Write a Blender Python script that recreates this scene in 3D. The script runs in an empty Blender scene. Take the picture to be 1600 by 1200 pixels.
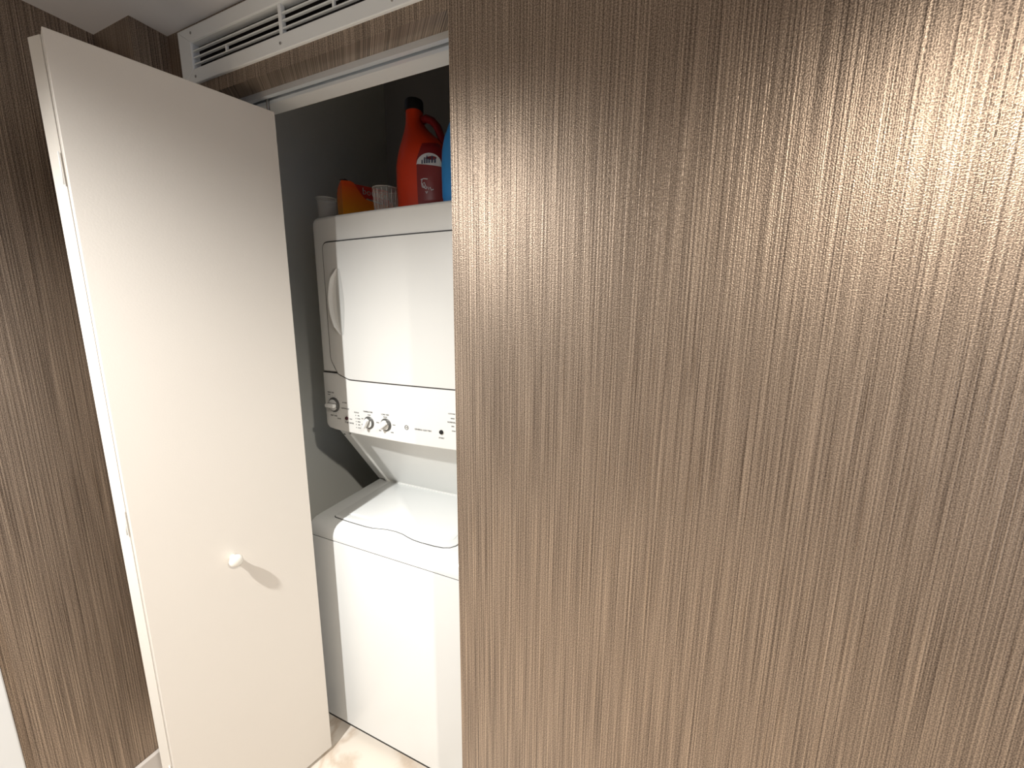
import bpy, bmesh, math, random
from mathutils import Vector, Matrix
random.seed(7)
S = bpy.context.scene
C = S.collection
PI = math.pi

# ---------------------------------------------------------------- camera
cam_d = bpy.data.cameras.new('camera'); cam = bpy.data.objects.new('camera', cam_d); C.objects.link(cam)
cam_d.sensor_width = 36.0; cam_d.lens = 606.0 / 1600 * 36.0
cam_d.clip_start = 0.02; cam_d.clip_end = 50
yaw, pitch, roll = 0.40719, -0.17525, 0.00703
fw = Vector((-math.sin(yaw)*math.cos(pitch), math.cos(yaw)*math.cos(pitch), math.sin(pitch)))
rt = Vector((math.cos(yaw), math.sin(yaw), 0)); up = rt.cross(fw)
r2 = rt*math.cos(roll) + up*math.sin(roll); u2 = -rt*math.sin(roll) + up*math.cos(roll)
M = Matrix((r2, u2, -fw)).transposed().to_4x4(); M.translation = Vector((0, 0, 1.5))
cam.matrix_world = M
S.camera = cam

# ---------------------------------------------------------------- light and exposure
S.view_settings.view_transform = 'Standard'; S.view_settings.look = 'None'
S.view_settings.gamma = 1.0; S.view_settings.use_curve_mapping = False
S.view_settings.exposure = 0.45
W = bpy.data.worlds.new('world'); S.world = W; W.use_nodes = True
W.node_tree.nodes['Background'].inputs[0].default_value = (0.75, 0.82, 1.0, 1)
W.node_tree.nodes['Background'].inputs[1].default_value = 0.5

def spot(name, loc, power, col, size=2.6, blend=0.6, rad=0.03, aim=None):
    d = bpy.data.lights.new(name, 'SPOT'); d.energy = power; d.color = col
    d.spot_size = size; d.spot_blend = blend; d.shadow_soft_size = rad
    o = bpy.data.objects.new(name, d); C.objects.link(o); o.location = loc
    if aim: o.rotation_euler = (Vector(aim)-Vector(loc)).to_track_quat('-Z', 'Y').to_euler()
    return o
spot('downlight_bulb', (0.72, -0.20, 2.205), 108, (1.0, 0.92, 0.82), 2.75, 0.7, 0.03)
spot('downlight_bulb', (-0.972, -0.39, 2.205), 165, (1.0, 0.985, 0.96), 2.2, 1.0, 0.025, (-0.66, 0.12, 0.25))

# ---------------------------------------------------------------- materials
def mat(name, col, rough=0.5, metal=0.0, coat=0.0, bump=0.0, bscale=200, var=0.0, vscale=4, spec=0.5, trans=0.0, ior=1.45):
    m = bpy.data.materials.new(name); m.use_nodes = True
    nt = m.node_tree; b = nt.nodes['Principled BSDF']
    b.inputs['Base Color'].default_value = (*col, 1); b.inputs['Roughness'].default_value = rough
    b.inputs['Metallic'].default_value = metal; b.inputs['Coat Weight'].default_value = coat
    b.inputs['Specular IOR Level'].default_value = spec
    b.inputs['Transmission Weight'].default_value = trans; b.inputs['IOR'].default_value = ior
    tc = nt.nodes.new('ShaderNodeTexCoord')
    n = nt.nodes.new('ShaderNodeTexNoise'); n.inputs['Scale'].default_value = vscale; n.inputs['Detail'].default_value = 4
    nt.links.new(tc.outputs['Object'], n.inputs['Vector'])
    mx = nt.nodes.new('ShaderNodeMix'); mx.data_type = 'RGBA'
    mx.inputs['A'].default_value = (*[c*(1-var) for c in col], 1); mx.inputs['B'].default_value = (*[min(1, c*(1+var)) for c in col], 1)
    nt.links.new(n.outputs['Fac'], mx.inputs['Factor']); nt.links.new(mx.outputs['Result'], b.inputs['Base Color'])
    if bump > 0:
        n2 = nt.nodes.new('ShaderNodeTexNoise'); n2.inputs['Scale'].default_value = bscale; n2.inputs['Detail'].default_value = 2
        nt.links.new(tc.outputs['Object'], n2.inputs['Vector'])
        bp = nt.nodes.new('ShaderNodeBump'); bp.inputs['Strength'].default_value = bump; bp.inputs['Distance'].default_value = 0.001
        nt.links.new(n2.outputs['Fac'], bp.inputs['Height']); nt.links.new(bp.outputs['Normal'], b.inputs['Normal'])
    return m

def wallpaper():
    """brown metallic vinyl with fine irregular vertical threads"""
    m = bpy.data.materials.new('striped wallpaper'); m.use_nodes = True
    nt = m.node_tree; b = nt.nodes['Principled BSDF']; N = nt.nodes.new; L = nt.links.new
    tc = N('ShaderNodeTexCoord'); sp = N('ShaderNodeSeparateXYZ'); L(tc.outputs['Object'], sp.inputs[0])
    add = N('ShaderNodeMath'); add.operation = 'ADD'; L(sp.outputs['X'], add.inputs[0]); L(sp.outputs['Y'], add.inputs[1])
    def noise(su, sz, det, off=0.0, rough=0.6):
        c = N('ShaderNodeCombineXYZ')
        a = N('ShaderNodeMath'); a.operation = 'MULTIPLY_ADD'; L(add.outputs[0], a.inputs[0]); a.inputs[1].default_value = su; a.inputs[2].default_value = off
        z = N('ShaderNodeMath'); z.operation = 'MULTIPLY'; L(sp.outputs['Z'], z.inputs[0]); z.inputs[1].default_value = sz
        L(a.outputs[0], c.inputs[0]); L(z.outputs[0], c.inputs[1])
        n = N('ShaderNodeTexNoise'); n.inputs['Scale'].default_value = 1; n.inputs['Detail'].default_value = det; n.inputs['Roughness'].default_value = rough
        L(c.outputs[0], n.inputs['Vector']); return n.outputs['Fac']
    fine = noise(240, 2.6, 0, 0, 0.7)       # threads, some 3 mm apart
    wide = noise(480, 3.5, 0, 31)            # groups of threads
    speck = noise(520, 460, 0, 7)           # woven grain
    glint = noise(290, 4.5, 1, 77, 0.7)     # bright metallic threads
    def ramp(src, a, bb):
        r = N('ShaderNodeMapRange'); L(src, r.inputs['Value']); r.inputs['From Min'].default_value = a; r.inputs['From Max'].default_value = bb; return r.outputs[0]
    def mul(x, k, y=None):
        q = N('ShaderNodeMath'); q.operation = 'MULTIPLY_ADD'; L(x, q.inputs[0]); q.inputs[1].default_value = k
        if y is None: q.inputs[2].default_value = 0
        else: L(y, q.inputs[2])
        return q.outputs[0]
    def fn(op, x, y=None):
        q = N('ShaderNodeMath'); q.operation = op; L(x, q.inputs[0])
        if y is not None: q.inputs[1].default_value = y
        return q.outputs[0]
    drift = noise(45, 0.5, 1, 11)
    wave = ramp(fn('SINE', mul(add.outputs[0], 2*PI*175, fn('MULTIPLY', drift, 11.0))), -1, 1)
    wave2 = ramp(fn('SINE', mul(add.outputs[0], 2*PI*338, fn('MULTIPLY', drift, -17.0))), -1, 1)
    h = mul(wave, .15, mul(wave2, .11, mul(ramp(fine, .25, .75), .20, mul(ramp(wide, .3, .7), .22, mul(ramp(speck, .3, .7), .32)))))
    cr = N('ShaderNodeValToRGB'); L(h, cr.inputs[0]); e = cr.color_ramp.elements
    e[0].position = 0.12; e[0].color = (0.075, 0.052, 0.038, 1)
    e[1].position = 0.90; e[1].color = (0.58, 0.46, 0.355, 1)
    k = e.new(0.5); k.color = (0.275, 0.214, 0.164, 1)
    L(cr.outputs[0], b.inputs['Base Color'])
    g = ramp(glint, .58, .72)
    L(mul(g, 0.15, mul(h, 0.3, ramp(h, -11.0, 9.0))), b.inputs['Metallic'])
    ro = N('ShaderNodeMapRange'); L(g, ro.inputs['Value']); ro.inputs['To Min'].default_value = 0.44; ro.inputs['To Max'].default_value = 0.38
    L(ro.outputs[0], b.inputs['Roughness'])
    bp = N('ShaderNodeBump'); bp.inputs['Strength'].default_value = 0.8; bp.inputs['Distance'].default_value = 0.0006
    L(h, bp.inputs['Height']); L(bp.outputs['Normal'], b.inputs['Normal'])
    return m

def marble():
    m = mat('cream marble', (0.66, 0.60, 0.52), 0.22, var=0.05, vscale=3)
    nt = m.node_tree; b = nt.nodes['Principled BSDF']; N = nt.nodes.new; L = nt.links.new
    tc = N('ShaderNodeTexCoord'); n = N('ShaderNodeTexNoise'); n.inputs['Scale'].default_value = 2.3; n.inputs['Detail'].default_value = 8; n.inputs['Distortion'].default_value = 1.6
    L(tc.outputs['Object'], n.inputs['Vector'])
    cr = N('ShaderNodeValToRGB'); L(n.outputs['Fac'], cr.inputs[0]); e = cr.color_ramp.elements
    e[0].position = 0.42; e[0].color = (0.68, 0.62, 0.54, 1); e[1].position = 0.56; e[1].color = (0.68, 0.62, 0.54, 1)
    k = e.new(0.49); k.color = (0.55, 0.46, 0.37, 1)
    L(cr.outputs[0], b.inputs['Base Color']); return m

PAPER = wallpaper(); MARBLE = marble()
DOORW = mat('white door paint', (0.67, 0.63, 0.57), 0.42, bump=0.12, bscale=260, var=0.02)
KNOBW = mat('white knob paint', (0.80, 0.77, 0.70), 0.25)
TRIMW = mat('white trim paint', (0.74, 0.75, 0.74), 0.4, var=0.02)
CEILM = mat('ceiling paint', (0.62, 0.62, 0.63), 0.85, bump=0.2, bscale=90)
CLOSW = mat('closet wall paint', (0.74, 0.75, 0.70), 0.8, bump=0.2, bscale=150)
CLOSD = mat('shaded closet paint', (0.40, 0.37, 0.33), 0.85, bump=0.2, bscale=150)  # closet wall paint with the inner shade and brown bounce put into its colour
ENAM = mat('white appliance enamel', (0.77, 0.785, 0.775), 0.25, coat=0.3)
ENAM2 = mat('white appliance plastic', (0.78, 0.785, 0.76), 0.33)
GREYP = mat('grey knob plastic and shadow', (0.09, 0.09, 0.085), 0.35)  # grey ring trim, darkened to paint in the knob's shadow
DARK = mat('dark shade fill', (0.03, 0.03, 0.03), 0.6)  # near-black colour painting the shade in open gaps
INK = mat('grey panel print', (0.07, 0.07, 0.07), 0.6)
DKRED = mat('dark red button plastic', (0.06, 0.015, 0.02), 0.3)
BLACK = mat('black plastic', (0.012, 0.012, 0.013), 0.35)
ALU = mat('white track metal', (0.68, 0.72, 0.75), 0.3, metal=0.3)
STEEL = mat('screw steel', (0.35, 0.34, 0.32), 0.35, metal=0.9)
VENTW = mat('vent white enamel', (0.80, 0.82, 0.81), 0.4)
DUCT = mat('dark duct shade', (0.035, 0.03, 0.03), 0.8)  # near-black: shade behind the grille put into the colour
REDP = mat('orange red bottle plastic', (0.62, 0.045, 0.012), 0.36, spec=0.4)
REDL = mat('dark red label and handle shade', (0.20, 0.012, 0.015), 0.35)  # label's own red; on the jug handle it paints shade
BLUEP = mat('blue bottle plastic', (0.03, 0.24, 0.62), 0.35)
PALE = mat('pale label print', (0.62, 0.66, 0.72), 0.5)
NAVY = mat('navy label print', (0.03, 0.05, 0.12), 0.5)
WHITEP = mat('white plastic cap', (0.75, 0.72, 0.70), 0.35)
MAROON = mat('maroon cap plastic', (0.07, 0.005, 0.012), 0.35)
GLASS = mat('clear cup plastic', (0.80, 0.80, 0.78), 0.12, ior=1.4)
GLASS.node_tree.nodes['Principled BSDF'].inputs['Alpha'].default_value = 0.10
CUPRIM = mat('cup rim plastic', (0.80, 0.80, 0.78), 0.15)
CUPRIM.node_tree.nodes['Principled BSDF'].inputs['Alpha'].default_value = 0.30
REDC = mat('red printed carton', (0.75, 0.05, 0.03), 0.45)
CARD = mat('carton inside', (0.62, 0.50, 0.42), 0.7)
def carton():
    m = mat('orange printed carton', (0.8, 0.2, 0.02), 0.4)
    nt = m.node_tree; b = nt.nodes['Principled BSDF']
    tc = nt.nodes.new('ShaderNodeTexCoord'); s = nt.nodes.new('ShaderNodeSeparateXYZ'); cr = nt.nodes.new('ShaderNodeValToRGB')
    nt.links.new(tc.outputs['Object'], s.inputs[0]); mr = nt.nodes.new('ShaderNodeMapRange'); mr.inputs['From Max'].default_value = 0.14
    nt.links.new(s.outputs['Z'], mr.inputs[0]); nt.links.new(mr.outputs[0], cr.inputs[0])
    e = cr.color_ramp.elements; e[0].position = 0.3; e[0].color = (0.95, 0.36, 0.02, 1); e[1].position = 0.9; e[1].color = (0.90, 0.11, 0.02, 1)
    nt.links.new(cr.outputs[0], b.inputs['Base Color']); return m
CARTON = carton()

# ---------------------------------------------------------------- helpers
def obj(name, bm, m, parent=None, smooth=False, loc=None):
    bmesh.ops.recalc_face_normals(bm, faces=bm.faces[:])
    me = bpy.data.meshes.new(name); bm.to_mesh(me); bm.free()
    if smooth:
        for p in me.polygons: p.use_smooth = True
    me.materials.append(m)
    o = bpy.data.objects.new(name, me); C.objects.link(o)
    if loc is not None: o.location = loc
    if parent: o.parent = parent
    if smooth and smooth is not True:
        try: me.set_sharp_from_angle(angle=smooth)
        except Exception: pass
    return o
def empty(name, loc=(0, 0, 0)):
    o = bpy.data.objects.new(name, None); C.objects.link(o); o.location = loc; o.empty_display_size = 0.05; return o
def tag(o, label=None, cat=None, group=None, kind=None):
    if label: o['label'] = label
    if cat: o['category'] = cat
    if group: o['group'] = group
    if kind: o['kind'] = kind
    return o
def box(bm, x0, x1, y0, y1, z0, z1, bev=0.0, seg=2):
    t = bmesh.new(); bmesh.ops.create_cube(t, size=1)
    for v in t.verts: v.co = Vector(((x0+x1)/2+v.co.x*(x1-x0), (y0+y1)/2+v.co.y*(y1-y0), (z0+z1)/2+v.co.z*(z1-z0)))
    if bev: bmesh.ops.bevel(t, geom=t.edges[:]+t.verts[:], offset=bev, segments=seg, affect='EDGES', profile=0.5)
    merge(bm, t)
def merge(bm, t, mtx=None):
    if mtx is not None: bmesh.ops.transform(t, matrix=mtx, verts=t.verts[:])
    me = bpy.data.meshes.new('t'); t.to_mesh(me); t.free(); bm.from_mesh(me); bpy.data.meshes.remove(me)
def B(*a, **k):
    bm = bmesh.new(); box(bm, *a, **k); return bm
def prism(pts, ext, bev=0.0, seg=2, front_only=False):
    """closed outline (3D points) extruded by vector ext"""
    bm = bmesh.new(); vs = [bm.verts.new(p) for p in pts]; f = bm.faces.new(vs)
    front = list(f.edges)
    r = bmesh.ops.extrude_face_region(bm, geom=[f])
    nv = [g for g in r['geom'] if isinstance(g, bmesh.types.BMVert)]
    bmesh.ops.translate(bm, vec=Vector(ext), verts=nv)
    bm.faces.ensure_lookup_table()
    # the extrude consumes the source face: rebuild it
    if not any(set(x.verts) == set(vs) for x in bm.faces): bm.faces.new(vs)
    bmesh.ops.recalc_face_normals(bm, faces=bm.faces[:])
    if bev:
        vset = set(vs)
        ed = [e for e in bm.edges if e.verts[0] in vset and e.verts[1] in vset] if front_only else bm.edges[:]
        bmesh.ops.bevel(bm, geom=ed, offset=bev, segments=seg, affect='EDGES', profile=0.5)
    return bm
def rounded(pts, n=6):
    """pts: (u, v, r) corners -> rounded outline"""
    out = []; N = len(pts)
    for i in range(N):
        p = Vector(pts[i][:2]); r = pts[i][2]; a = Vector(pts[i-1][:2]); b = Vector(pts[(i+1) % N][:2])
        if r <= 0: out.append(p); continue
        da = (a-p).normalized(); db = (b-p).normalized(); ang = da.angle(db)
        t = min(r/math.tan(ang/2), (a-p).length*.49, (b-p).length*.49); p0 = p+da*t; p1 = p+db*t
        for k in range(n+1):
            s = k/n; out.append((1-s)**2*p0 + 2*s*(1-s)*p + s*s*p1)
    return out
def lathe(prof, n=28, axis='Z'):
    bm = bmesh.new(); rings = []
    for r, h in prof:
        if r < 1e-6: rings.append([bm.verts.new((0, 0, h))])
        else: rings.append([bm.verts.new((r*math.cos(2*PI*k/n), r*math.sin(2*PI*k/n), h)) for k in range(n)])
    for a, b in zip(rings, rings[1:]):
        for k in range(n):
            k2 = (k+1) % n
            if len(a) == 1 and len(b) == 1: continue
            if len(a) == 1: bm.faces.new((a[0], b[k], b[k2]))
            elif len(b) == 1: bm.faces.new((a[k], a[k2], b[0]))
            else: bm.faces.new((a[k], a[k2], b[k2], b[k]))
    if axis == 'Y': bmesh.ops.rotate(bm, verts=bm.verts[:], matrix=Matrix.Rotation(PI/2, 3, 'X'))   # +h -> -y
    return bm
def tube(pts, r, n=10, ry=None):
    bm = bmesh.new(); pts = [Vector(p) for p in pts]; rings = []
    for i, p in enumerate(pts):
        d = (pts[min(i+1, len(pts)-1)]-pts[max(i-1, 0)]).normalized()
        u = d.cross(Vector((0, 1, 0)))
        if u.length < .01: u = d.cross(Vector((1, 0, 0)))
        u.normalize(); w = d.cross(u); rr = r if not callable(r) else r(i/(len(pts)-1))
        rings.append([bm.verts.new(p+u*rr*math.cos(2*PI*k/n)+w*(ry or rr)*math.sin(2*PI*k/n)) for k in range(n)])
    for a, b in zip(rings, rings[1:]):
        for k in range(n): bm.faces.new((a[k], a[(k+1) % n], b[(k+1) % n], b[k]))
    bm.faces.new(rings[0]); bm.faces.new(rings[-1]); return bm
def text_bm(s, size, mtx, depth=0.0002, xs=1.0):
    cu = bpy.data.curves.new('t', 'FONT'); cu.body = s; cu.size = size; cu.align_x = 'CENTER'; cu.align_y = 'CENTER'; cu.extrude = depth; cu.resolution_u = 2
    o = bpy.data.objects.new('t', cu); C.objects.link(o)
    dg = bpy.context.evaluated_depsgraph_get(); me = bpy.data.meshes.new_from_object(o.evaluated_get(dg))
    bm = bmesh.new(); bm.from_mesh(me); bpy.data.objects.remove(o); bpy.data.meshes.remove(me)
    bmesh.ops.scale(bm, vec=(xs, 1, 1), verts=bm.verts[:]); bmesh.ops.transform(bm, matrix=mtx, verts=bm.verts[:]); return bm
UPRIGHT = Matrix.Rotation(PI/2, 4, 'X')     # text facing -y

# ---------------------------------------------------------------- setting
CZ = 2.222        # hall ceiling
YF = 0.712        # face of the closet wall
YB = 0.850        # its inner face
XR = -0.4415      # right jamb
XL = -1.250       # left jamb
HZ = 2.057        # head height
def struct(name, bm, m, label=None, parent=None, cat=None):
    o = obj(name, bm, m, parent); tag(o, label, cat, kind='structure' if parent is None else None); return o
struct('floor', B(-1.60, 2.6, -2.2, 1.80, -0.05, 0.0), MARBLE, 'cream marble floor in front of the washer')
struct('ceiling', B(-1.60, 2.6, -2.2, 0.76, CZ, CZ+0.05), CEILM, 'grey painted hall ceiling above the air vent')
bm = bmesh.new()
box(bm, XR, 2.6, YF, YB, 0, 2.65); box(bm, XL-0.06, XL, YF, YB, 0, 2.65)
VX0, VX1, VZ0, VZ1 = -1.204, -0.24, 2.119, 2.180       # hole behind the vent grille
box(bm, XL, XR, YF, 0.757, HZ, VZ0); box(bm, XL, VX0, YF, 0.757, VZ0, VZ1); box(bm, XL, XR, YF, 0.757, VZ1, 2.65)
struct('wall_front', bm, PAPER, 'brown striped wallpapered wall around the closet opening')
bm = bmesh.new(); box(bm, XL, XR, 0.757, YB, HZ, HZ+0.012)
struct('trim_1', bm, TRIMW, 'white painted head board under the closet lintel')
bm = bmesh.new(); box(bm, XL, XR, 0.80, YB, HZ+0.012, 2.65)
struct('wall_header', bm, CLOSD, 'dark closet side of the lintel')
struct('wall_left', B(-1.60, -1.483, -2.2, 0.632, 0, 2.25), PAPER, 'brown striped wallpapered wall left of the folded door')
struct('wall_column', B(-1.60, -1.31, 0.632, YB, 0, 2.25), PAPER, 'brown wallpapered projecting corner left of the air vent')
struct('wall_back', B(-1.60, 2.6, -2.30, -2.2, 0, 2.25), PAPER, 'brown wallpapered wall behind the viewer')
struct('baseboard_left', B(-1.483, -1.468, 0.256, 0.632, 0, 0.083, bev=0.003), mat('baseboard stone', (0.55, 0.51, 0.47), 0.35), 'beige baseboard under the brown left wall')
bm = B(-1.483, -1.31, 0.617, 0.632, 0, 0.083, bev=0.003)
struct('baseboard_column', bm, bpy.data.materials['baseboard stone'], 'beige baseboard under the projecting corner')
# closet shell
XCL = -1.43; XCR = -0.37; YC = 1.70; ZC = 2.62
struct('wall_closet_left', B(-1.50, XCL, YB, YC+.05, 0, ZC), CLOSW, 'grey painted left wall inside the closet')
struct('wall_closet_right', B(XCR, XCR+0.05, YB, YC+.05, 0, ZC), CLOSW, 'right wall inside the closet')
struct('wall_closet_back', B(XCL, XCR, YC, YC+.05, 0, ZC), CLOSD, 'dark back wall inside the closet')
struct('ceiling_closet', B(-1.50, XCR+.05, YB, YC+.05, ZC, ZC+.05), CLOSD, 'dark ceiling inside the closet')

# white doorway on the left wall (only its casing edge is seen)
d2 = empty('door_2', (-1.483, -0.2, 0)); tag(d2, 'white door and casing at the far left edge', 'door', kind='structure')
def child(name, bm, m, parent, smooth=False, label=None):
    """bm in world coordinates"""
    o = obj(name, bm, m, None, smooth); o.parent = parent
    off = Vector(parent.location); p = parent.parent
    while p: off += Vector(p.location); p = p.parent
    o.data.transform(Matrix.Translation(-off))
    if label: o['label'] = label
    return o
child('door_casing', B(-1.483, -1.466, 0.174, 0.252, 0, 2.08, bev=0.003), TRIMW, d2)
child('door_casing', B(-1.483, -1.466, -0.75, -0.672, 0, 2.08, bev=0.003), TRIMW, d2)
child('door_casing', B(-1.483, -1.466, -0.672, 0.174, 2.0, 2.08, bev=0.003), TRIMW, d2)
child('door_panel', B(-1.483, -1.474, -0.668, 0.170, 0.01, 1.997, bev=0.002), TRIMW, d2)

# ---------------------------------------------------------------- bifold closet door
door = empty('door_1', (-1.147, 0.407, 0)); tag(door, 'white bifold closet door folded open towards the viewer', 'door', kind='structure')
def leaf(near_r, d, th, wid, name='door_leaf'):
    """near_r: near corner, d: direction away, th: thickness vector"""
    p = [near_r, near_r+th, near_r+th+d*wid, near_r+d*wid]
    bm = prism([(q.x, q.y, 0.014) for q in p], (0, 0, 2.0), bev=0.0012, seg=1)
    return child(name, bm, DOORW, door)
dB = Vector((-(-1.009+1.113), -.0)).xx if False else Vector((0.268, 0.9634))
nB = Vector((-0.9634, 0.268))
leafB = leaf(Vector((-1.113, 0.401)), dB, nB*0.034, 0.388)
dA = Vector((-0.14, 0.990)); nA = Vector((-0.990, -0.14))
leafA = leaf(Vector((-1.1475, 0.4085)), dA, nA*0.035, 0.385)
for z in (0.30, 1.02, 1.78):
    h = child('hinge', tube([(-1.1470, 0.4055, z-.03), (-1.1470, 0.4055, z+.03)], 0.0012, 8), TRIMW, door, True)
# knob on the leaf facing the viewer: base on the face, axis along +normal
fn = Vector((0.9634, -0.268, 0)); kb = Vector((-1.113, 0.401, 0)) + Vector((dB.x, dB.y, 0))*0.180 + Vector((0, 0, 0.852))
kp = lathe([(0.0, 0), (0.009, 0), (0.008, 0.010), (0.009, 0.014), (0.0145, 0.019), (0.0165, 0.025), (0.0145, 0.031), (0.008, 0.034), (0, 0.0345)], 28)
bmesh.ops.transform(kp, matrix=Matrix.Translation(kb) @ fn.to_track_quat('Z', 'Y').to_matrix().to_4x4(), verts=kp.verts[:])
kn = child('knob', kp, KNOBW, door, True)
# track
tr = empty('door_track', (XL, 0.771, HZ)); tag(tr, 'white metal sliding track under the closet lintel above the washer', 'track')
bm = bmesh.new()
box(bm, XL, XR, 0.757, 0.759, HZ-0.013, HZ); box(bm, XL, XR, 0.785, 0.787, HZ-0.013, HZ)
box(bm, XL, XR, 0.759, 0.785, HZ-0.0015, HZ)
box(bm, XL, XR, 0.759, 0.7675, HZ-0.013, HZ-0.0115); box(bm, XL, XR, 0.7765, 0.785, HZ-0.013, HZ-0.0115)
child('rail', bm, ALU, tr)
bm = bmesh.new(); box(bm, -1.20, -1.165, 0.761, 0.783, HZ-0.020, HZ-0.013, bev=0.002)
child('pivot_bracket', bm, STEEL, tr)
bm = tube([(-1.028, 0.772, 2.014), (-1.028, 0.772, HZ-0.004)], 0.004, 10)
child('roller_pin', bm, STEEL, tr, True)

# ---------------------------------------------------------------- air vent
vt = empty('air_vent', (-0.72, YF, 2.148)); tag(vt, 'white louvred air vent grille screwed above the closet opening', 'vent')
OX0, OX1, OZ0, OZ1 = -1.254, -0.19, 2.087, 2.213
def frame_piece(pts):  # pts in x,z ; slab 6 mm proud of wall
    return prism([(x, YF-0.007, z) for x, z in pts], (0, 0.007, 0), bev=0.0018, seg=2, front_only=True)
child('vent_frame', frame_piece([(OX0, OZ0), (OX1, OZ0), (VX1, VZ0), (VX0, VZ0)]), VENTW, vt)
child('vent_frame', frame_piece([(OX0, OZ1), (VX0, VZ1), (VX1, VZ1), (OX1, OZ1)]), VENTW, vt)
child('vent_frame', frame_piece([(OX0, OZ0), (VX0, VZ0), (VX0, VZ1), (OX0, OZ1)]), VENTW, vt)
child('vent_frame', frame_piece([(OX1, OZ0), (OX1, OZ1), (VX1, VZ1), (VX1, VZ0)]), VENTW, vt)
bm = bmesh.new()
box(bm, VX0, VX1, YF-0.004, YF+0.012, VZ1-0.001, VZ1+0.001); box(bm, VX0-0.001, VX0+0.001, YF-0.004, YF+0.012, VZ0, VZ1)
child('vent_sleeve', bm, VENTW, vt)
bm = bmesh.new(); box(bm, VX0, VX1, YF+0.0125, 0.7575, VZ1-0.002, VZ1+0.001); box(bm, VX0, VX1, YF+0.001, 0.7575, VZ0-0.001, VZ0+0.001); box(bm, VX0-0.001, VX0+0.001, YF+0.0125, 0.7575, VZ0, VZ1)
child('sleeve_shade', bm, DUCT, vt)  # deep part of the white sleeve, coloured dark for its shade
child('duct_box', B(VX0-.001, VX1, 0.758, 0.790, VZ0-.005, VZ1+.005), DUCT, vt)
for k in range(3):
    z = VZ0+0.011+k*0.0150
    bm = prism([(VX0, YF-0.003, z), (VX0, YF-0.003, z+0.0030), (VX0, YF+0.003, z+0.0036), (VX0, YF+0.003, z+0.0008)], (VX1-VX0, 0, 0))
    child('louver', bm, VENTW, vt)
for x in (-0.877, -0.560):
    child('divider', B(x-0.005, x+0.005, YF-0.0055, YF+0.006, VZ0, VZ1, bev=0.001), VENTW, vt)
for x in (-1.075, -0.72):
    child('spacer_tab', B(x-0.003, x+0.003, YF-0.002, YF+0.003, VZ0+0.013, VZ0+0.027), VENTW, vt)
for x, z in ((-1.198, OZ1-0.014), (-1.198, OZ0+0.014), (-0.879, OZ0+0.014), (-0.879, OZ1-0.014), (-0.563, OZ0+0.014), (-0.563, OZ1-0.014), (-0.245, OZ0+0.014), (-0.245, OZ1-0.014)):
    bm = lathe([(0, 0), (0.0034, 0), (0.0030, 0.0012), (0, 0.0018)], 12, 'Y'); bmesh.ops.translate(bm, vec=(x, YF-0.0068, z), verts=bm.verts[:])
    child('screw', bm, STEEL, vt)

# ---------------------------------------------------------------- stacked washer and dryer
AX0, AX1 = -1.127, -0.425; AC = (AX0+AX1)/2; HW = (AX1-AX0)/2
ap = empty('washer_dryer', (AC, 1.23, 0)); tag(ap, 'white stacked laundry unit with dryer above top-loading washer inside the closet', 'washer dryer')
def bulge(x): return -0.011*(1-((x-AC)/HW)**2)
def bend(bm, n=22):
    for i in range(1, n):
        x = AX0+(AX1-AX0)*i/n
        bmesh.ops.bisect_plane(bm, geom=bm.verts[:]+bm.edges[:]+bm.faces[:], plane_co=(x, 0, 0), plane_no=(1, 0, 0))
    for v in bm.verts: v.co.y += bulge(v.co.x)
    return bm
def plate(out, y0, y1, bev=0.003, seg=2): return bend(prism([(p[0], y0, p[1]) for p in out], (0, y1-y0, 0), bev=bev, seg=seg, front_only=True))
A30 = math.radians(35)
# washer
YW = 0.850
bm = prism([(p[0], p[1], 0.030) for p in rounded([(AX0, YW, .012), (AX1, YW, .012), (AX1, 1.62, 0), (AX0, 1.62, 0)])], (0, 0, 0.7225))
child('washer_cabinet', bm, ENAM, ap, A30)
for x in (AX0+.05, AX1-.05):
    for y in (YW+.05, 1.55):
        t = lathe([(0, 0), (.02, 0), (.02, .001), (.009, .0015), (0, .0016)], 16); bmesh.ops.translate(t, vec=(x, y, 0), verts=t.verts[:])
        child('foot', t, BLACK, ap)
child('under_washer_shade', B(AX0+.01, AX1-.01, YW+.012, 1.60, .002, .032), DARK, ap)  # dark block painting the shade in the gap under the washer
child('seam_shade', B(AX0+.003, AX1-.003, YW+.003, 1.60, .750, .760), DARK, ap)  # dark sheet painting the shade in the seam below the deck
prof = [(YW+.0005, .7565), (YW, .768), (YW+.003, .780), (YW+.009, .791), (YW+.018, .799), (YW+.030, .804), (YW+.050, .8065), (1.20, .8165), (1.62, .8165), (1.62, .7565)]
bm = prism([(AX0, y, z) for y, z in prof], (AX1-AX0, 0, 0))
ed = [e for e in bm.edges if all(abs(v.co.x-AX0) < 1e-5 for v in e.verts) or all(abs(v.co.x-AX1) < 1e-5 for v in e.verts)]
bmesh.ops.bevel(bm, geom=ed, offset=0.006, segments=3, affect='EDGES', profile=0.5)
child('washer_deck', bm, ENAM, ap, A30)
def dz(y): return .8065+(y-.90)*.0333
lid_o = [(-1.060, 1.185), (-1.060, .912), (-1.057, .905), (-1.050, .901), (-.985, .898), (-.915, .897), (-.885, .899), (-.860, .905), (-.835, .911), (-.80, .913), (-.77, .910), (-.745, .903), (-.72, .898), (-.69, .896), (-.64, .897), (-.612, .900), (-.592, .908), (-.580, .922), (-.575, .940), (-.575, 1.185)]
def lidp(out, z0, z1, bev): 
    bm = prism([(x, y, z1) for x, y in out], (0, 0, z0-z1), bev=bev, seg=2, front_only=True)
    for v in bm.verts: v.co.z += dz(v.co.y)
    return bm
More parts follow.
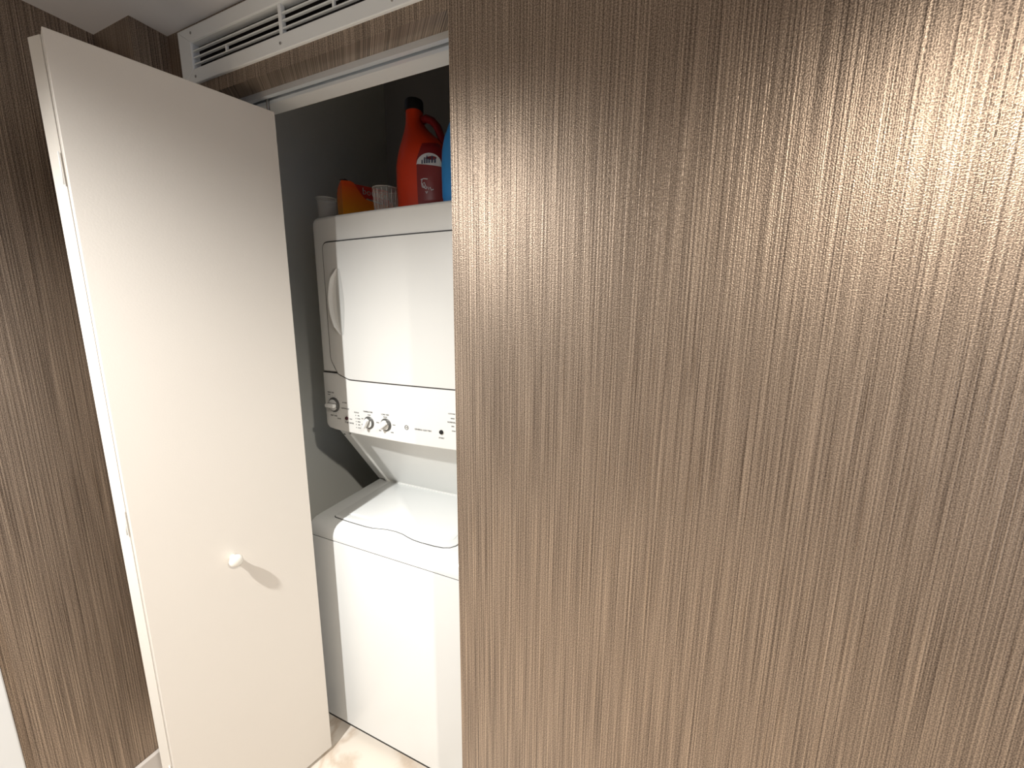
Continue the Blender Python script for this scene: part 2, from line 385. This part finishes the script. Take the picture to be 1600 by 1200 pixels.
def grow(o, d):
    c = Vector((sum(p[0] for p in o)/len(o), sum(p[1] for p in o)/len(o))); res = []
    N = len(o)
    for i in range(N):
        a = Vector(o[i-1]); b = Vector(o[(i+1) % N]); t = (b-a).normalized(); n = Vector((-t.y, t.x))
        if n.dot(Vector(o[i])-c) < 0 and abs(n.dot(Vector(o[i])-c)) > 0.004: n = -n
        res.append((o[i][0]+n.x*d, o[i][1]+n.y*d))
    return res
child('lid_gap', lidp(grow(lid_o, 0.0025), -0.004, 0.0004, 0), DARK, ap)
lid = child('washer_lid', lidp(lid_o, -0.002, 0.0035, 0.0016), ENAM, ap, A30)
bm = lidp([(-1.035, 1.165), (-1.035, .945), (-1.020, .930), (-.620, .930), (-.600, .945), (-.600, 1.165)], 0.002, 0.0050, 0.0025)
child('lid_panel', bm, ENAM, lid, A30)
child('hinge_cover', prism([(AX0+.055, 1.190, dz(1.19)-.001), (AX0+.055, 1.190, dz(1.19)+.004), (AX0+.055, 1.226, dz(1.226)+.007), (AX0+.055, 1.226, dz(1.226)-.002)], (AX1-AX0-.11, 0, 0)), ENAM2, ap)
# dryer body with the slanting underside
YD = 0.960
sp = [(YD+.024, 1.797), (YD+.034, 1.805), (1.62, 1.805), (1.62, .8175), (1.215, .8175), (1.200, .823), (1.020, 1.078), (1.000, 1.105), (YD+.024, 1.13)]
bm = prism([(AX0, y, z) for y, z in sp], (AX1-AX0, 0, 0))
child('dryer_cabinet', bm, ENAM, ap)
# slanting lower panel between two raised flanges
sl = Vector((0, 1.200-1.020, .823-1.078)); sn = Vector((0, sl.z, -sl.y)).normalized()     # outward: forwards and down
if sn.y > 0: sn = -sn
def slab(x0, x1, a, b, t0, t1, bev=0):
    p = Vector((0, 1.020, 1.078))
    pts = [p+sl*a+sn*t1, p+sl*b+sn*t1, p+sl*b+sn*t0, p+sl*a+sn*t0]
    return prism([(x0, q.y, q.z) for q in pts], (x1-x0, 0, 0), bev=bev)
child('lower_panel', slab(AX0+.052, AX1-.052, -0.04, 1.0, -.001, .006), ENAM2, ap)
for x0, x1 in ((AX0+.044, AX0+.056), (AX1-.056, AX1-.044)):
    child('panel_rib', slab(x0, x1, 0.0, 1.02, -.001, .013, bev=.004), ENAM2, ap, A30)
for x0, x1 in ((AX0+.001, AX0+.044), (AX1-.044, AX1-.001)):
    child('side_flange', slab(x0, x1, -.02, 1.0, -.001, .005, bev=.002), ENAM2, ap)
for x in (AX0+.012, AX1-.012):
    t = lathe([(0, 0), (.004, 0), (.0035, .002), (0, .003)], 12)
    p = Vector((0, 1.020, 1.078))+sl*.05+sn*.005
    bmesh.ops.transform(t, matrix=Matrix.Translation((x, p.y, p.z)) @ sn.to_track_quat('Z', 'Y').to_matrix().to_4x4(), verts=t.verts[:])
    child('screw', t, STEEL, ap)
# front frame, console
fo = rounded([(AX0, 1.3045, 0), (AX0, 1.805, .030), (AX1, 1.805, .030), (AX1, 1.3045, 0)], 8)
child('dryer_front_frame', plate(fo, YD, YD+.027, .011, 4), ENAM2, ap, A30)
child('console_seam', plate([(AX0+.003, 1.302), (AX0+.003, 1.305), (AX1-.003, 1.305), (AX1-.003, 1.302)], YD+.0015, YD+.02, 0), DARK, ap)
bot = [(AX0+2*HW*k/16, 1.0975+.006*abs((k-8)/8)**2) for k in range(1, 16)]
co = [(AX0, 1.3025), (AX0, 1.122), (AX0+.004, 1.113), (AX0+.014, 1.106)] + bot + [(AX1-.014, 1.106), (AX1-.004, 1.113), (AX1, 1.122), (AX1, 1.3025)]
co = [p for i, p in enumerate(co) if i < 4 or i >= len(co)-4 or AX0+.02 < p[0] < AX1-.02]
console = child('console', plate(co, YD-.001, YD+.040, .005, 3), ENAM2, ap, A30)
# dryer door
DX0, DX1 = -1.078, -0.474
do = rounded([(DX0, 1.724, .022), (DX1, 1.724, .022), (DX1, 1.350, .05), (DX1-.040, 1.303, .02), (DX1-.105, 1.287, .05), (DX0+.080, 1.287, .05), (DX0+.030, 1.303, .02), (DX0, 1.350, .05)], 6)
do = [tuple(p) for p in do]
child('door_gap', plate(grow(do, 0.0034), YD-.0020, YD+.01, 0), DARK, ap)
def eyes(t):  # t 0..1 bottom to top -> z, outer left, lip, inner right
    z = 1.433+.209*t; s = math.sin(PI*t)
    return z, -1.040-.036*s**.7, -1.024-.028*s, -1.012+.012*s
ddoor = child('dryer_door', plate(do, YD-.0042, YD+.008, .0018, 3), ENAM2, ap, A30)
bm = bmesh.new(); rows = []
for i in range(25):
    t = i/24; z, l, a, r = eyes(t); s = min(1, math.sin(PI*t)*2.2+.12); y = YD-.0042
    row = [(l, y+.0015), (l+.004, y-.0006), (l+(a-l)*.5, y-.0016*s), (l+(a-l)*.75, y-.0055*s), (a-.0022, y-.0135*s), (a, y-.0155*s), (a+.0035, y-.0145*s), (a+.0045, y-.010*s), (a+.005, y+.0015)]
    rows.append([bm.verts.new((x, yy+bulge(x), z)) for x, yy in row])
for a, b in zip(rows, rows[1:]):
    for k in range(len(a)-1): bm.faces.new((a[k], a[k+1], b[k+1], b[k]))
bm.faces.new(rows[0]); bm.faces.new(rows[-1])
child('handle', bm, ENAM2, ddoor, A30)
bm = bmesh.new(); lo = []; hi = []
for i in range(25):
    t = i/24; z, l, a, r = eyes(t); y = YD-.0045
    lo.append(bm.verts.new((a+.005, y+.0002+bulge(a), z))); hi.append(bm.verts.new((r+.004, y-.0003+bulge(r), z)))
for i in range(24): bm.faces.new((lo[i], hi[i], hi[i+1], lo[i+1]))
child('pocket_shade', bm, mat('shaded pocket plastic', (0.60, 0.61, 0.59), 0.4), ddoor)  # same white as the door, darkened to paint the recess shade
# knobs
def yc(x): return YD-.001+bulge(x)
def knob(x, z, r, length, ang):
    k = empty('dial', (x-ap.location.x, yc(x)-ap.location.y, z)); k.parent = ap
    def ch(n, bm, m, sm=False):
        return obj(n, bm, m, k, sm)
    ch('dial_ring_shade', lathe([(r*1.06, 0), (r*1.06, .0015), (r*.98, .0026), (r*.80, .0070), (r*.78, .003)], 36, 'Y'), GREYP, A30)  # ring trim made wide and dark for the knob's shadow crescent
    ch('dial_skirt', lathe([(r*.79, 0), (r*.79, .0075), (r*.62, .0085), (0, .0088)], 36, 'Y'), ENAM2, A30)
    bm = B(-r*.27, r*.27, -length, -.003, -r*.80, r*.80, bev=r*.12, seg=3)
    bmesh.ops.rotate(bm, verts=bm.verts[:], matrix=Matrix.Rotation(ang, 3, 'Y'))
    ch('dial_grip', bm, ENAM2, A30)
    bm = B(-r*.30, r*.30, -length*.5, -.0068, -r*.83, r*.83, bev=r*.05, seg=1)
    bmesh.ops.rotate(bm, verts=bm.verts[:], matrix=Matrix.Rotation(ang, 3, 'Y'))
    ch('dial_collar', bm, GREYP)
knob(-1.080, 1.192, .0245, .024, PI/2)
knob(-0.922, 1.148, .0200, .024, .5)
knob(-0.850, 1.150, .0200, .022, .9)
knob(-0.558, 1.190, .0245, .024, PI/2)
def button(x, z, r, m):
    t = lathe([(r, 0), (r, .003), (r*.8, .005), (0, .0055)], 24, 'Y'); bmesh.ops.translate(t, vec=(x, yc(x), z), verts=t.verts[:]); return child('button', t, m, ap, A30)
button(-1.022, 1.151, .0062, DKRED); button(-0.640, 1.152, .0068, BLACK)
# printing on the console
inks = []
def ptext(s, x, z, size, xs=1.0):
    sl_ = -0.011*-2*(x-AC)/HW**2
    m = Matrix.Translation((x, yc(x)-.0006, z)) @ Matrix.Rotation(math.atan(sl_), 4, 'Z') @ UPRIGHT
    child('lettering', text_bm(s, size, m, xs=xs), INK, console)
def pline(x0, z0, x1, z1, w=.0007):
    d = Vector((x1-x0, 0, z1-z0)); n = Vector((-d.z, 0, d.x)).normalized()*w/2
    a = Vector((x0, yc(x0)-.0006, z0)); b = Vector((x1, yc(x1)-.0006, z1))
    global tick
    bm = tick
    bm.faces.new([bm.verts.new(q) for q in (a-n, b-n, b+n, a+n)])
tick = bmesh.new()
for cx, sgn in ((-1.080, 1), (-0.558, 1)):
    for k in range(16):
        a = 2*PI*k/16+.2
        if -2.0 < a-PI*1.5 < -1.75: continue
        pline(cx+.029*math.cos(a), 1.192+.029*math.sin(a), cx+.033*math.cos(a), 1.192+.033*math.sin(a))
ptext('TIMED DRY', -1.093, 1.234, .0065); ptext('MORE', -1.102, 1.226, .0045); ptext('AUTOMATIC', -1.027, 1.184, .0065); ptext('COTTONS', -1.030, 1.204, .0045); ptext('EASY CARE', -1.085, 1.153, .0065); ptext('DRYER', -1.060, 1.145, .0055)
ptext('START DRYER', -1.012, 1.136, .0065); ptext('PUSH', -1.004, 1.150, .005)
ptext('STATUS', -0.976, 1.176, .006)
for k, s in enumerate(('FILL', 'WASH', 'RINSE', 'SPIN', 'LOCK')):
    z = 1.166-k*.0105; ptext(s, -.967, z, .0048)
    pline(-.9815, z, -.9785, z, .0028)
ptext('TEMPERATURE', -0.925, 1.184, .0062); ptext('WARM', -0.920, 1.174, .0042); ptext('HOT', -.950, 1.158, .0045); ptext('COLD', -.950, 1.138, .0045)
ptext('LOAD SIZE', -0.852, 1.183, .0065); ptext('MEDIUM', -.852, 1.175, .0042); ptext('SMALL', -.884, 1.153, .0042); ptext('LARGE', -.818, 1.153, .0042); ptext('SUPER', -.826, 1.127, .0042); ptext('MINI', -.876, 1.127, .0042)
ptext('GENERAL ELECTRIC', -0.706, 1.150, .0068, 1.05)
ptext('START', -.640, 1.133, .0068)
ptext('NORMAL', -.604, 1.186, .0068); ptext('COTTONS', -.603, 1.212, .005); ptext('RINSE', -.600, 1.198, .005); ptext('SPIN', -.600, 1.174, .005); ptext('SOAK', -.597, 1.160, .005)
# roundel emblem
def pring(x, z, r0, r1, n=24):
    ink = bmesh.new()
    vo = [ink.verts.new((x+r1*math.cos(2*PI*k/n), yc(x)-.0006, z+r1*math.sin(2*PI*k/n))) for k in range(n)]
    vi = [ink.verts.new((x+r0*math.cos(2*PI*k/n), yc(x)-.0006, z+r0*math.sin(2*PI*k/n))) for k in range(n)]
    for k in range(n): ink.faces.new((vo[k], vo[(k+1) % n], vi[(k+1) % n], vi[k]))
    child('emblem', ink, INK, console)
pring(-.768, 1.151, .0058, .0078); ptext('GE', -.768, 1.151, .0075)
tag(child('dial_marks', tick, INK, console), kind='stuff')

# ---------------------------------------------------------------- things on top of the dryer
TZ = 1.8052
def loft(secs, n=36, e=2.4):
    """secs: (z, cx, a, b, y_shift)"""
    bm = bmesh.new(); rings = []
    for z, cx, a, b in secs:
        ring = []
        for k in range(n):
            t = 2*PI*k/n; c, s = math.cos(t), math.sin(t)
            ring.append(bm.verts.new((cx+a*math.copysign(abs(c)**(2/e), c), b*math.copysign(abs(s)**(2/e), s), z)))
        rings.append(ring)
    for p, q in zip(rings, rings[1:]):
        for k in range(n): bm.faces.new((p[k], p[(k+1) % n], q[(k+1) % n], q[k]))
    bm.faces.new(rings[0]); bm.faces.new(rings[-1]); return bm
def interp(secs, z):
    for a, b in zip(secs, secs[1:]):
        if a[0] <= z <= b[0]:
            t = (z-a[0])/(b[0]-a[0]); return [a[i]+(b[i]-a[i])*t for i in range(4)]
    return secs[-1]
# red jug
jug = empty('detergent_jug', (-0.742, 1.055, TZ)); tag(jug, 'orange-red plastic detergent jug with a black cap standing on the dryer', 'bottle')
js = [(0, 0, .080, .042), (.004, 0, .092, .048), (.02, 0, .097, .052), (.08, 0, .098, .054), (.135, 0, .097, .053), (.165, -.004, .087, .049), (.19, -.012, .071, .043), (.21, -.020, .056, .036), (.23, -.028, .040, .030), (.25, -.034, .028, .025), (.27, -.036, .024, .023), (.293, -.036, .0235, .0235)]
body = obj('jug_body', loft(js), REDP, jug, A30)
t = lathe([(0, .286), (.0262, .287), (.0270, .290), (.0270, .312), (.025, .317), (.021, .319), (0, .319)], 28); bmesh.ops.translate(t, vec=(-.036, 0, 0), verts=t.verts[:])
obj('cap', t, BLACK, jug, A30)
hp = [(-.014, .004, .262), (.008, 0, .263), (.028, 0, .252), (.045, 0, .232), (.057, 0, .205), (.066, 0, .178), (.068, 0, .15)]
obj('jug_handle', tube(hp, .011, 12, ry=.011), REDL, jug, True)  # red handle; its shade is put into the darker colour
def surf(u, z, off=0.0012, e=2.4):   # u: x on the front side
    _, cx, a, b = interp(js, z); q = max(-.999, min(.999, (u-cx)/a)); y = -b*(1-abs(q)**e)**(1/e)
    return Vector((u, y-off, z))
def patch(us, zs, inside, off):
    bm = bmesh.new(); vs = {}
    for i, u in enumerate(us):
        for j, z in enumerate(zs):
            if inside(u, z): vs[i, j] = bm.verts.new(surf(u, z, off))
    for i in range(len(us)-1):
        for j in range(len(zs)-1):
            k = [(i, j), (i+1, j), (i+1, j+1), (i, j+1)]
            if all(q in vs for q in k): bm.faces.new([vs[q] for q in k])
    return bm
fr = lambda a, b, n: [a+(b-a)*i/n for i in range(n+1)]
lab = obj('jug_label', patch(fr(.006, .092, 36), fr(.008, .178, 50), lambda u, z: abs(u) < interp(js, z)[1]+interp(js, z)[2]*.93 and (u-.006) > (z-.14)*.35, .0012), REDL, jug, True)
# the pale half dome on the label
bm = bmesh.new(); top = []; low = []
for u in fr(.006, .080, 24):
    q = (u-.043)/.0371; zt = .118+.030*math.sqrt(max(0, 1-q*q)); top.append(bm.verts.new(surf(u, zt, .0022))); low.append(bm.verts.new(surf(u, .116-.006*q, .0022)))
for k in range(24): bm.faces.new((low[k], low[k+1], top[k+1], top[k]))
obj('label_dome', bm, PALE, lab)
bm = bmesh.new()
for u, h in ((.026, .010), (.034, .016), (.041, .020), (.048, .014), (.056, .019), (.064, .012)):
    p = [surf(u-.0022, .120, .0032), surf(u+.0022, .120, .0032), surf(u+.0016, .120+h, .0032), surf(u-.0016, .120+h, .0032)]
    bm.faces.new([bm.verts.new(q) for q in p])
obj('label_print', bm, NAVY, lab)
def stroke(pts, w, f, off=.0024):
    bm = bmesh.new(); L0 = []; 
    for i, (u, z) in enumerate(pts):
        a = pts[max(i-1, 0)]; b = pts[min(i+1, len(pts)-1)]; d = Vector((b[0]-a[0], b[1]-a[1])).normalized(); n = Vector((-d.y, d.x))*w
        L0.append((bm.verts.new(f(u-n.x, z-n.y, off)), bm.verts.new(f(u+n.x, z+n.y, off))))
    for p, q in zip(L0, L0[1:]): bm.faces.new((p[0], q[0], q[1], p[1]))
    return bm
sc = bmesh.new()
merge(sc, stroke([(.020, .078), (.030, .080), (.042, .078)], .0011, surf))
merge(sc, stroke([(.024, .078), (.022, .068), (.024, .058), (.030, .056), (.034, .062), (.031, .070), (.025, .067), (.029, .057), (.036, .052)], .0011, surf))
merge(sc, stroke([(.036, .060), (.038, .052), (.041, .058), (.044, .050), (.048, .056), (.052, .048), (.058, .050)], .0011, surf))
merge(sc, stroke([(.034, .046), (.037, .040), (.040, .046)], .0011, surf))
obj('label_script', sc, PALE, lab)
# blue bottle
bl = empty('blue_bottle', (-0.560, 0.995, TZ)); tag(bl, 'blue plastic laundry bottle half hidden by the wall edge', 'bottle')
bs = [(0, 0, .072, .020), (.004, 0, .080, .024), (.02, 0, .084, .026), (.10, 0, .085, .027), (.14, 0, .082, .026), (.17, 0, .074, .025), (.20, 0, .058, .024), (.22, 0, .042, .023), (.235, 0, .026, .022), (.255, 0, .021, .021)]
obj('bottle_body', loft(bs), BLUEP, bl, A30)
obj('cap', lathe([(.024, .25), (.026, .253), (.026, .283), (.022, .288), (0, .288)], 28), WHITEP, bl, A30)
# pale bottle with a maroon cap, behind
pb = empty('small_bottle', (-0.706, 1.150, TZ)); tag(pb, 'white bottle with maroon cap hidden between red jug and blue bottle', 'bottle')
obj('bottle_body', lathe([(0, 0), (.028, 0), (.030, .004), (.030, .16), (.026, .19), (.016, .21), (.013, .222), (.013, .230), (0, .230)], 28), WHITEP, pb, A30)
obj('cap_collar', lathe([(.0145, .226), (.0185, .228), (.0185, .244), (.015, .248), (0, .248)], 24), WHITEP, pb, A30)
t = lathe([(.0125, .246), (.0135, .248), (.0135, .270), (.010, .276), (0, .277)], 24); bmesh.ops.translate(t, vec=(.004, 0, 0), verts=t.verts[:])
obj('cap', t, MAROON, pb, A30)
# measuring cups
def cup(loc, r, h, label, ribs):
    c = empty('measuring_cup', loc); tag(c, label, 'cup')
    obj('cup_body', lathe([(0, 0), (r*.86, 0), (r*.90, .002), (r, h), (r-.0016, h), (r*.90-.0016, .0035), (0, .0035)], 32), GLASS, c, A30)
    obj('rim', lathe([(r-.001, h-.0025), (r+.0018, h-.002), (r+.0018, h), (r-.001, h+.0005)], 32), CUPRIM, c, A30)
    if ribs:
        for k in range(16):
            a = 2*PI*k/16
            obj('rib', tube([(r*.905*math.cos(a), r*.905*math.sin(a), .004), (r*.995*math.cos(a), r*.995*math.sin(a), h-.006)], .0011, 6), CUPRIM, c)
    return c
cup((-1.088, .993, TZ), .031, .062, 'small clear plastic cup at the left end of the dryer top', False)
cup((-0.862, 1.012, TZ), .038, .072, 'clear ribbed measuring cup between orange carton and red jug', True)
# carton of dryer sheets, torn open
cb = empty('dryer_sheet_box', (-1.078, 1.050, TZ)); tag(cb, 'torn open orange and red carton of dryer sheets on the dryer', 'box')
cb.rotation_euler = (0, 0, math.radians(68))
th = .0012; LB = .190; DB = .044
obj('front_panel', prism([(x, 0, z) for x, z in ((0, 0), (LB, 0), (LB, .084), (.125, .084), (.080, .091), (.066, .104), (.052, .122), (.041, .136), (.030, .139), (0, .135))], (0, th, 0)), CARTON, cb)
obj('end_panel', prism([(0, y, z) for y, z in ((th, 0), (DB, 0), (DB, .098), (.034, .116), (.016, .130), (th, .135))], (th, 0, 0)), CARTON, cb)
obj('end_panel', prism([(LB, y, z) for y, z in ((th, 0), (DB, 0), (DB, .120), (th, .084))], (-th, 0, 0)), CARTON, cb)
bk = obj('back_panel', prism([(x, DB, z) for x, z in ((th, .001), (LB-th, .001), (LB-th, .150), (.060, .146), (.020, .120), (th, .100))], (0, -th, 0)), REDC, cb)
obj('lettering', text_bm('bounce', .032, Matrix.Translation((.137, DB-th-.0006, .128)) @ UPRIGHT), WHITEP, bk)
obj('bottom_panel', B(th, LB-th, th, DB-th, 0, .001), CARD, cb)
obj('inner_flap', prism([(.003, .002, .1345), (.024, .002, .139), (.020, .016, .146), (.004, .026, .142)], (0, 0, .0012)), DARK, cb)
obj('torn_flap', prism([(.083, .002, .0905), (.148, .002, .0845), (.148, .012, .092), (.090, .010, .097)], (0, 0, .0012)), CARD, cb)
